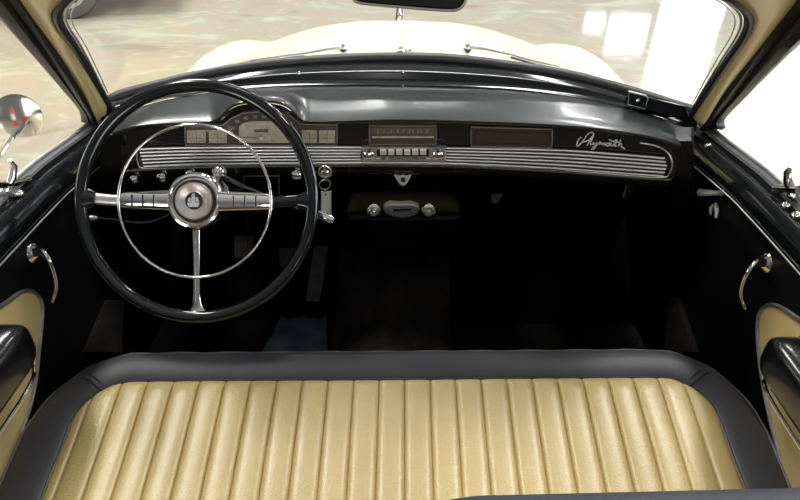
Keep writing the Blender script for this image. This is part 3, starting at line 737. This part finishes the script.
# border ring
def outl(wd, F, r, n=40):
    pts = [(-wd, SBK)] + [(-wd, SBK + (F - r - SBK) * k / 20) for k in range(1, 21)]
    for k in range(1, 17):
        a = math.pi / 2 * k / 16; pts.append((-wd + r - r * math.cos(a), F - r + r * math.sin(a)))
    m = 50
    for k in range(1, m): pts.append((-wd + r + (2 * (wd - r)) * k / m, F))
    return pts + [(-x, y) for x, y in pts[:37][::-1]]
o_i, o_o = outl(IW, IF, IR), outl(OW, OF, ORR)
def bz_(x, y): return SZ(y) - .03 * max(0, abs(x) - .45) ** 2 * 8
bm = NB(); rows = []
for t, dz, ex in ((-.04, -.004, 0), (0, .004, 0), (.08, .008, 0), (.25, .012, 0), (.5, .015, 0), (.75, .013, 0), (.88, .009, 0), (.96, .003, 0), (1, -.006, 0), (1.01, -.012, -.004), (1.05, -.10, 0), (1.03, -.24, 0), (1.0, -.30, 0)):
    r = []
    for i, ((xi, yi), (xo, yo)) in enumerate(zip(o_i, o_o)):
        x = xi + (xo - xi) * t; y = yi + (yo - yi) * t
        zt = bz_(xi, yi) * (1 - min(1, max(t, 0))) + bz_(xo, yo) * min(1, max(t, 0))
        r.append(Vector((x, y, zt + dz)))
    rows.append(r)
add_loft(bm, rows); br = obj('cushion_border', bm, PIPEBLK, seat, sharp=60); br['label'] = 'black vinyl cushion border'
def ringp(t, dz): return [Vector((xi + (xo - xi) * t, yi + (yo - yi) * t, bz_(xi, yi) * (1 - t) + bz_(xo, yo) * t + dz + .0012 * math.sin(i * 1.3))) for i, ((xi, yi), (xo, yo)) in enumerate(zip(o_i, o_o))]
bm = NB(); add_tube(bm, ringp(1.0, -.003), .0042, seg=8); obj('piping', bm, mat('grey_piping', (.11, .11, .12), .35), seat)
bm = NB(); add_tube(bm, ringp(.01, .005), .003, seg=6); obj('insert_piping', bm, PIPEBLK, seat)
# mitre seams at the front corners
for s in (-1, 1):
    for dd in (-.006, .006):
        ix = 30 if s < 0 else len(o_i) - 31; iy = 29 if s < 0 else len(o_i) - 30
        pts = []
        for k in range(12):
            t = k / 11; (xi, yi), (xo, yo) = o_i[ix], o_o[iy]
            lift = .006 + .012 * math.sin(math.pi * t) ** .7
            pts.append(Vector((xi + (xo - xi) * t, yi + (yo - yi) * t + dd, bz_(xi, yi) * (1 - t) + bz_(xo, yo) * t + lift - .008 * t * t)))
        bm = NB(); add_tube(bm, pts, .0012, seg=5); obj('corner_seam', bm, RUBBER, br)
bm = NB(); add_box(bm, (0, .60, .41), 1.2, .48, .1); obj('seat_base', bm, BLACK2, seat, smooth=False)
YAW = .024
for o_ in seat.children_recursive:
    for v_ in o_.data.vertices: v_.co.y += YAW * v_.co.x - .006
# two backrests
def backrest(x0, x1, tilt, ztop, yc=.245):
    bm = NB(); rows = []
    prof = []
    for k in range(15):
        a = math.pi * k / 14; prof.append((yc + .045 * math.cos(a), ztop + .035 * math.sin(a)))
    prof = [(.40, .60), (.36, .75), (.315, ztop - .15)] + prof + [(.20, .9), (.24, .6)]
    for i in range(25):
        u = i / 24; x = x0 + (x1 - x0) * u; e = min(u, 1 - u) * (x1 - x0)
        d = .05 * (1 - math.sqrt(max(0, 1 - (1 - min(1, e / .05)) ** 2)))
        rows.append([Vector((x, y, z - (d if z > 1.0 else 0) + tilt * (x - x0))) for y, z in prof])
    add_loft(bm, rows, cap=True); o = obj('backrest', bm, PIPEBLK, seat)
    bm = NB(); pts = [Vector((x0 + .02 + (x1 - x0 - .04) * i / 160, yc - .004, ztop + .036 + tilt * (x0 + .02 + (x1 - x0 - .04) * i / 160 - x0))) for i in range(161)]
    add_tube(bm, pts, [.0032 + .0009 * (i % 2) for i in range(161)], seg=6); obj('backrest_welt', bm, SILVER if 0 else mat('grey_welt', (.16, .16, .17), .5), o)
    return o
backrest(-.66, -.01, 0, 1.055)
backrest(.01, .66, .060, 1.0885)

# ------------------------------------------------------------------ doors
def door(s):
    bm = NB(); add_box(bm, (s * .705, .60, .66), .025, 1.08, .58, .006); d = obj('door', bm, VINYL, body)
    # garnish rail under the glass
    prof = [(.745, .995), (.735, 1.004), (.712, 1.006), (.700, 1.000), (.694, .996), (.690, .9985), (.684, .998), (.674, .988), (.668, .972), (.667, .960), (.672, .950), (.680, .946), (.690, .945)]
    yy = [0.05, .3, .6, .8, .95, 1.05, 1.12, 1.18, 1.22, 1.26, 1.30]
    def shift(y): return -.03 * sstep(1.0, 1.3, y)
    bm = NB(); add_loft(bm, [[Vector((s * (a + shift(y)), y, z)) for a, z in prof] for y in yy])
    obj('garnish_rail', bm, BLACK, d)
    bm = NB(); add_tube(bm, [Vector((s * (.672 + shift(y)), y, .9445)) for y in yy], .0018, seg=6); obj('rail_bead', bm, SILVER, d)
    bm = NB(); add_tube(bm, [Vector((s * (.722 + shift(y)), y, 1.010)) for y in yy], .0045, seg=8); ob = obj('glass_channel', bm, SILVER, d)
    bm = NB(); add_box(bm, (s * .755, .62, .64), .05, 1.2, .62, .02); oo_ = obj('outer_skin', bm, CREAMB, d)
    bm = NB(); add_loft(bm, [[Vector((s * (a + shift(y)), y, z)) for a, z in ((.732, 1.0065), (.728, 1.009), (.706, 1.0075), (.703, 1.003))] for y in yy])
    obj('sill_strip', bm, SILL, d)
    # window frame, front upright
    if s < 0:
        A = [(86, 122, .712), (83, 108, .708), (62, 82, .698), (40, 56, .687), (18, 31, .676), (0, 10, .666), (-30, -25, .65), (-60, -62, .635)]
        B = [(100, 124, .676), (93, 110, .672), (72, 76, .66), (52, 46, .652), (34, 19, .645), (20, -2, .637), (0, -32, .622), (-20, -64, .61)]
    else:
        A = [(722, 130, .712), (721, 118, .708), (740, 97, .698), (762, 74, .687), (783, 53, .676), (800, 37, .666), (832, 4, .65), (862, -28, .635)]
        B = [(701, 128, .676), (707, 116, .672), (728, 88, .66), (750, 59, .652), (772, 30, .645), (795, 1, .637), (820, -32, .622), (842, -62, .61)]
    a3 = interp([W(x, y, X=s * a) for x, y, a in A], 40); b3 = interp([W(x, y, X=s * a) for x, y, a in B], 40)
    bm = NB(); rows = []
    for k, (t, dp) in enumerate(((0, 0), (.08, .012), (.2, .016), (.3, .010), (.36, -.004), (.5, -.006), (.62, -.004), (.68, .006), (.82, .010), (1, .006))):
        rows.append([p.lerp(q, t) + (CAM - p).normalized() * dp for p, q in zip(a3, b3)])
    add_loft(bm, rows); solid(obj('window_frame', bm, RUBBER, d), .01)
    bm = NB(); add_tube(bm, [p + (CAM - p).normalized() * .004 for p in a3], .0042, seg=8); obj('frame_bead', bm, SILVER, d)
    # glass
    g = [a3[k] for k in range(0, 40, 3)]
    bm = NB(); vs = [bm.verts.new(p + Vector((s * .004, 0, 0))) for p in a3[:36]]
    lowv = [bm.verts.new(Vector((s * .722, .05, 1.005)))]; hi = bm.verts.new(Vector((s * .64, .05, a3[35].z)))
    bm.faces.new(vs + [hi] + lowv); gl = obj('window_glass', bm, GLASS, d, smooth=False)
    # vent window bar and latch
    lt = NB(); 
    if s < 0:
        c = W(10, 184, X=s * .70); tipp = W(9, 160, X=s * .69)
        add_tube(lt, [W(6, 190, X=s * .70), W(12, 178, X=s * .695), W(14, 166, X=s * .692), W(10, 160, X=s * .69)], [.006, .007, .006, .003], seg=10)
        add_tube(lt, [W(-6, 184, X=s * .70), W(10, 185, X=s * .698), W(22, 181, X=s * .698), W(29, 178, X=s * .70)], [.008, .007, .005, .006], seg=10)
        add_lathe(lt, W(10, 190, X=s * .705), (-s, 0, .8), [(.016, -.01), (.016, .002), (.012, .006), (0, .007)], seg=20)
    else:
        add_tube(lt, [W(793, 190, X=s * .70), W(789, 183, X=s * .695), W(788, 172, X=s * .692), W(792, 166, X=s * .69)], [.008, .009, .008, .004], seg=10)
        add_tube(lt, [W(776, 189, X=s * .70), W(786, 189, X=s * .698), W(800, 190, X=s * .698)], [.009, .007, .009], seg=10)
        add_lathe(lt, W(795, 193, X=s * .705), (-s, 0, .8), [(.014, -.01), (.014, .002), (.010, .006), (0, .007)], seg=20)
    obj('window_latch', lt, CHROME, d)
    for px, py in (((20, 193),) if s < 0 else ((785, 205), (708, 146), (795, 215))):
        bm = NB(); c = W(px, py, X=s * (.69 if px not in (708,) else .665)); add_lathe(bm, c, (-s * .8, 0, .7), [(.0075, -.004), (.0075, .002), (.005, .005), (0, .006)], seg=16); obj('screw', bm, CHROME, d)
    # inside handle
    if s < 0: hp = [(33, 254), (40, 251), (48, 259), (54, 272), (56.5, 287), (52.5, 302)]
    else: hp = [(766, 264), (759, 262), (750, 270), (743.5, 281), (741, 295), (745.5, 309)]
    hx = [.690, .672, .655, .650, .652, .662]
    c = W(hp[0][0], hp[0][1], X=s * .692)
    h_ = thing_part = obj('door_handle', add_tube(NB(), interp([W(x, y, X=s * a) for (x, y), a in zip(hp, hx)], 30), [.010 - .0065 * (k / 29) ** .8 for k in range(30)], seg=12, flat=.8), CHROME, d)
    bm = NB(); add_lathe(bm, c, (-s, -.1, .1), [(.021, -.004), (.021, .003), (.016, .008), (.011, .010), (.008, .014), (0, .015)], seg=28, sx=.85); obj('handle_rose', bm, CHROME, d)
    # armrest recess: cream plate with chrome rim
    if s < 0: cp = [(-70, 345), (-30, 322), (0, 305), (15, 294), (26, 290.5), (35, 295), (39.5, 306), (38.5, 325), (36, 350), (32, 385), (22, 425), (8, 468), (-10, 520), (-70, 560)]
    else: cp = [(870, 355), (830, 336), (800, 318), (785, 308), (773, 305), (764, 310), (760.5, 322), (761, 345), (764, 372), (769, 400), (778, 440), (788, 480), (803, 530), (870, 570)]
    cpts = interp([W(x, y, X=s * .690) for x, y in cp], 50)
    bm = NB(); add_prism(bm, [p + Vector((-s * .0, 0, 0)) for p in cpts], Vector((-s * .004, 0, 0))); cp_ = obj('armrest_panel', bm, CREAMV, d, smooth=False); cp_['label'] = 'cream panel around the armrest'
    bm = NB(); add_tube(bm, [p + Vector((-s * .005, 0, 0)) for p in cpts], .0042, closed=True, seg=8); obj('panel_rim', bm, CHROMEB, d)
    # armrest pad
    bm = NB(); rows = []
    zt, zb = (.895, .808) if s < 0 else (.885, .800)
    yf = .752
    for i in range(22):
        u = i / 21; y = .15 + (yf - .15) * (1 - (1 - u) ** 2); q = max(0, (y - (yf - .07)) / .07); sc = math.sqrt(max(.0, 1 - q ** 2.4)) if q > 0 else 1
        sc = max(sc, .02); ring = []
        for k in range(24):
            a = 2 * math.pi * k / 24; ca_, sa_ = math.cos(a), math.sin(a)
            ex = .5
            xx = math.copysign(abs(ca_) ** ex, ca_); zz = math.copysign(abs(sa_) ** ex, sa_)
            ring.append(Vector((s * (.645 + .045 * xx * (sc if xx < 0 else 1) * 1.0), y, (zt + zb) / 2 - .01 * (1 - sc) + (zt - zb) / 2 * zz * sc)))
        rows.append(ring)
    add_loft(bm, rows, closed_u=True, cap=True); ar = obj('armrest', bm, mat('armrest_black_vinyl', (.005, .005, .006), .25, coat=.5, coat_rough=.15), d); ar['label'] = 'glossy black armrest pad'
    rp_ = interp([Vector((s * .688, yf + .002, .86)), Vector((s * .66, yf - .003, .825)), Vector((s * .625, yf - .03, .808)), Vector((s * .602, yf - .08, .803)), Vector((s * .600, .5, .802)), Vector((s * .600, .2, .802))], 40)
    bm = NB(); add_tube(bm, rp_, .0035, seg=8); obj('armrest_trim', bm, CHROME, d)
    return d
DL = door(-1); DR = door(1)
# ventilator pulls on the right kick side
vp = thing('vent_pull', 'chrome pull knob with hanging clip on the right side panel', 'vent pull', W(712, 200, X=.69))
bm = NB(); add_tube(bm, [W(700, 192.5, X=.655), W(706, 192.8, X=.66), W(714, 193, X=.672), W(723, 192.5, X=.69)], [.0085, .0075, .0055, .0065], seg=16); obj('pull_knob', bm, EMB, vp)
bm = NB(); add_tube(bm, [W(716, 204, X=.69), W(711, 208, X=.68), W(710.5, 215, X=.675)], [.004, .0045, .002], seg=8); add_tube(bm, [W(716, 204, X=.69), W(717, 210, X=.682), W(716, 218, X=.68)], [.004, .005, .003], seg=8); obj('clip', bm, EMB, vp)

# ------------------------------------------------------------------ mirrors, wipers
rv = thing('rear_view_mirror', 'dark rear-view mirror hanging from the windshield header at top centre', 'mirror', W(410, -20, Y=1.0))
mp_ = [(352, -30), (352, -4), (358, 2.5), (372, 4.5), (400, 7), (430, 9.5), (450, 10.5), (459, 9), (465.5, 2), (467, -10), (466, -26), (455, -34), (365, -36)]
bm = NB(); add_prism(bm, interp([W(x, y, Y=.97) for x, y in mp_ + [mp_[0]]], 60)[:-1], Vector((0, .018, -.003))); o = bevel(obj('mirror_housing', bm, BLACK2, rv), .004)
bm = NB(); add_tube(bm, interp([W(x, y, Y=.968) for x, y in mp_ + [mp_[0]]], 60)[:-1], .0022, closed=True, seg=6); obj('mirror_rim', bm, SILVER, rv)
bm = NB(); add_tube(bm, [W(410, -10, Y=.98), W(410, -30, Y=1.04), W(410, -48, Y=1.08)], .006, seg=8); obj('mirror_stem', bm, CHROME, rv)

sm = thing('side_mirror', 'round chrome door mirror outside the left window reflecting red and white', 'mirror', W(20, 115, X=-1.0))
c = W(19, 116, X=-.98); nx = (CAM - c).normalized() + (Vector((-1.25, -4.5, .8)) - c).normalized()
bm = NB(); add_lathe(bm, c, nx, [(.0, -.03), (.03, -.028), (.052, -.012), (.0555, -.002), (.0555, .002), (.053, .003)], seg=48); obj('mirror_shell', bm, CHROME, sm)
MIR = mat('mirror_glass', (.86, .88, .90), .03, metal=1)
bm = NB(); add_lathe(bm, c, nx, [(.0535, .000), (.0535, .0022), (0, .0024)], seg=48); mg = obj('mirror_glass', bm, MIR, sm)
bm = NB(); add_tube(bm, [c - nx.normalized() * .02, c + Vector((-.02, -.03, -.05)), W(-18, 185, X=-.80)], .006, seg=8); obj('mirror_arm', bm, CHROME, sm)

for s, pts, lb in ((-1, [(343, 47.5), (330, 48.5), (305, 53), (280, 56), (250, 60)], 'thin wiper lying at the windshield foot, left of the hood centre'), (1, [(468, 47), (485, 48.5), (510, 54), (535, 61), (560, 66.5)], 'thin wiper lying at the windshield foot, right of the hood centre')):
    wv = thing('windshield_wiper', lb, 'wiper', W(pts[0][0], pts[0][1], F=lambda X: CW(X) + .06), 'wipers at the windshield foot')
    P3 = [W(x, y, F=lambda X: CW(X) + .035) for x, y in pts]; P3[0] = W(pts[0][0], pts[0][1], F=lambda X: CW(X) + .06)
    bm = NB(); add_tube(bm, P3, [.005, .004, .003, .003, .002], seg=8); obj('wiper_arm', bm, SILVER, wv)
    bm = NB(); add_tube(bm, [p + Vector((0, -.012, -.004)) for p in P3[2:]], .003, seg=6); obj('wiper_blade', bm, RUBBER, wv)
    bm = NB(); add_lathe(bm, P3[0], (0, -.3, 1), [(.012, -.03), (.011, .0), (.006, .006), (0, .007)], seg=16); obj('wiper_pivot', bm, CHROME, wv)
bm = NB(); c = W(401, 51, F=lambda X: CW(X) + .07); add_lathe(bm, c, (0, -.4, 1), [(.014, -.02), (.013, .0), (.007, .008), (0, .009)], seg=16); add_box(bm, c + Vector((.012, 0, 0)), .03, .01, .008, .002)
tag(obj('washer_nozzle', bm, CHROME), 'small chrome nozzle at the centre of the cowl', 'washer nozzle')

# ------------------------------------------------------------------ parked car seen through the top left of the windscreen
pc = thing('parked_car', 'parked car at top left, showing only its alloy wheel and sill', 'car', (-3.6, 6.9, 0))
wc = W(73, -1, Y=6.5); rr = wc.z if 0 else .33
wc.z = .33
wc = Vector((-3.26, 6.1, .33))
ax = Vector((.25, -1, 0)).normalized()
whp = obj('wheel', add_lathe(NB(), wc, ax, [(.20, -.20), (.30, -.20), (.33, -.17), (.335, -.05), (.32, .0), (.28, .012), (.235, .004), (.225, -.02)], seg=48), mat('tyre', (.10, .10, .105), .6), pc)
RIMM = mat('alloy_rim', (.62, .63, .65), .3, metal=.7)
obj('wheel_rim', add_lathe(NB(), wc, ax, [(.228, -.02), (.232, .006), (.218, .008), (.205, -.03), (.19, -.06), (.03, -.06)], seg=48), RIMM, whp)
x_, y_, a_ = basis(ax)
for k in range(10):
    a = 2 * math.pi * k / 10; dr = x_ * math.cos(a) + y_ * math.sin(a)
    bm = NB(); add_tube(bm, [wc + dr * .03 + ax * .0, wc + dr * .12 - ax * .01, wc + dr * .215 - ax * .002], [.02, .014, .018], seg=6); obj('wheel_spoke', bm, RIMM, whp)
obj('wheel_cap', add_lathe(NB(), wc, ax, [(.05, -.05), (.045, .01), (.0, .014)], seg=24), RIMM, whp)
PCB = mat('ochre_car_paint', (.45, .30, .06), .3, coat=.8)
sx = Vector((ax.y * -1, ax.x, 0)).normalized()
if sx.x < 0: sx = -sx
def body_pt(l, h, dpt=0): return wc + sx * l + Vector((0, 0, h - .33)) - ax * (.02 + dpt)
bm = NB(); pts = [body_pt(l, h) for l, h in [(-3.4, .38), (-.42, .38)] + [(-.42 * math.cos(t), .33 + .42 * math.sin(t)) for t in [math.pi * k / 12 for k in range(1, 12)]] + [(.42, .38), (.95, .42), (1.0, .75), (.6, .95), (-.9, 1.0), (-1.5, 1.4), (-2.9, 1.4), (-3.4, .95)]]
add_prism(bm, pts, -ax * 1.6); obj('body_shell', bm, PCB, pc, smooth=False)
bm = NB(); add_prism(bm, [body_pt(l, h, .25) for l, h in ((-.42, .36), (.42, .36), (.42, .8), (-.42, .8))], -ax * .1); obj('wheel_arch', bm, RUBBER, pc, smooth=False)

# ------------------------------------------------------------------ things standing behind, seen in the round door mirror
RED = mat('red_paint', (.55, .02, .02), .3, coat=.5)
po = thing('barrier_post', 'red and white post reflected in the round door mirror', 'post', (-1.62, -2.8, 0))
bm = NB(); add_lathe(bm, (-1.62, -2.8, 0), (0, 0, 1), [(.22, 0), (.22, .04), (.15, .06), (.15, 1.5), (.13, 1.55), (0, 1.57)], seg=24); o = obj('post_shaft', bm, RED, po)
bm = NB(); add_lathe(bm, (-1.62, -2.8, .55), (0, 0, 1), [(.153, 0), (.155, .01), (.155, .44), (.153, .45)], seg=24); b_ = obj('reflective_band', bm, WHITE, po); b_['label'] = 'white band'
rc = thing('red_car', 'red parked car reflected in the round door mirror', 'car', (.3, -3.4, 0))
def rcp(l, h, y=0): return Vector((l + .3, -3.4 - y, h))
bm = NB(); add_prism(bm, [rcp(l, h) for l, h in ((-1.3, .3), (-1.25, .75), (-.5, .88), (2.4, .95), (2.7, .8), (2.7, .3), (2.2, .28), (-.9, .28))], Vector((0, -1.6, 0))); o = bevel(obj('body_shell', bm, RED, rc), .06)
bm = NB(); add_prism(bm, [rcp(l, h, .12) for l, h in ((-.4, .86), (.25, 1.3), (1.5, 1.32), (2.1, .92))], Vector((0, -1.36, 0))); bevel(obj('cabin', bm, RED, rc), .05)
for q in ([(-.2, .92), (.3, 1.25), (.75, 1.26), (.75, .93)], [(.82, .93), (.82, 1.26), (1.45, 1.26), (1.85, .95)]):
    bm = NB(); add_prism(bm, [rcp(l, h, .10) for l, h in q], Vector((0, -.03, 0))); obj('side_window', bm, MIR, rc, smooth=False)
for l in (-.75, 1.95):
    bm = NB(); add_lathe(bm, rcp(l, .32, .12), (0, 1, 0), [(.2, -.1), (.31, -.1), (.32, .1), (.28, .15), (.2, .14), (.19, .12), (0, .13)], seg=28); obj('wheel', bm, RUBBER, rc)
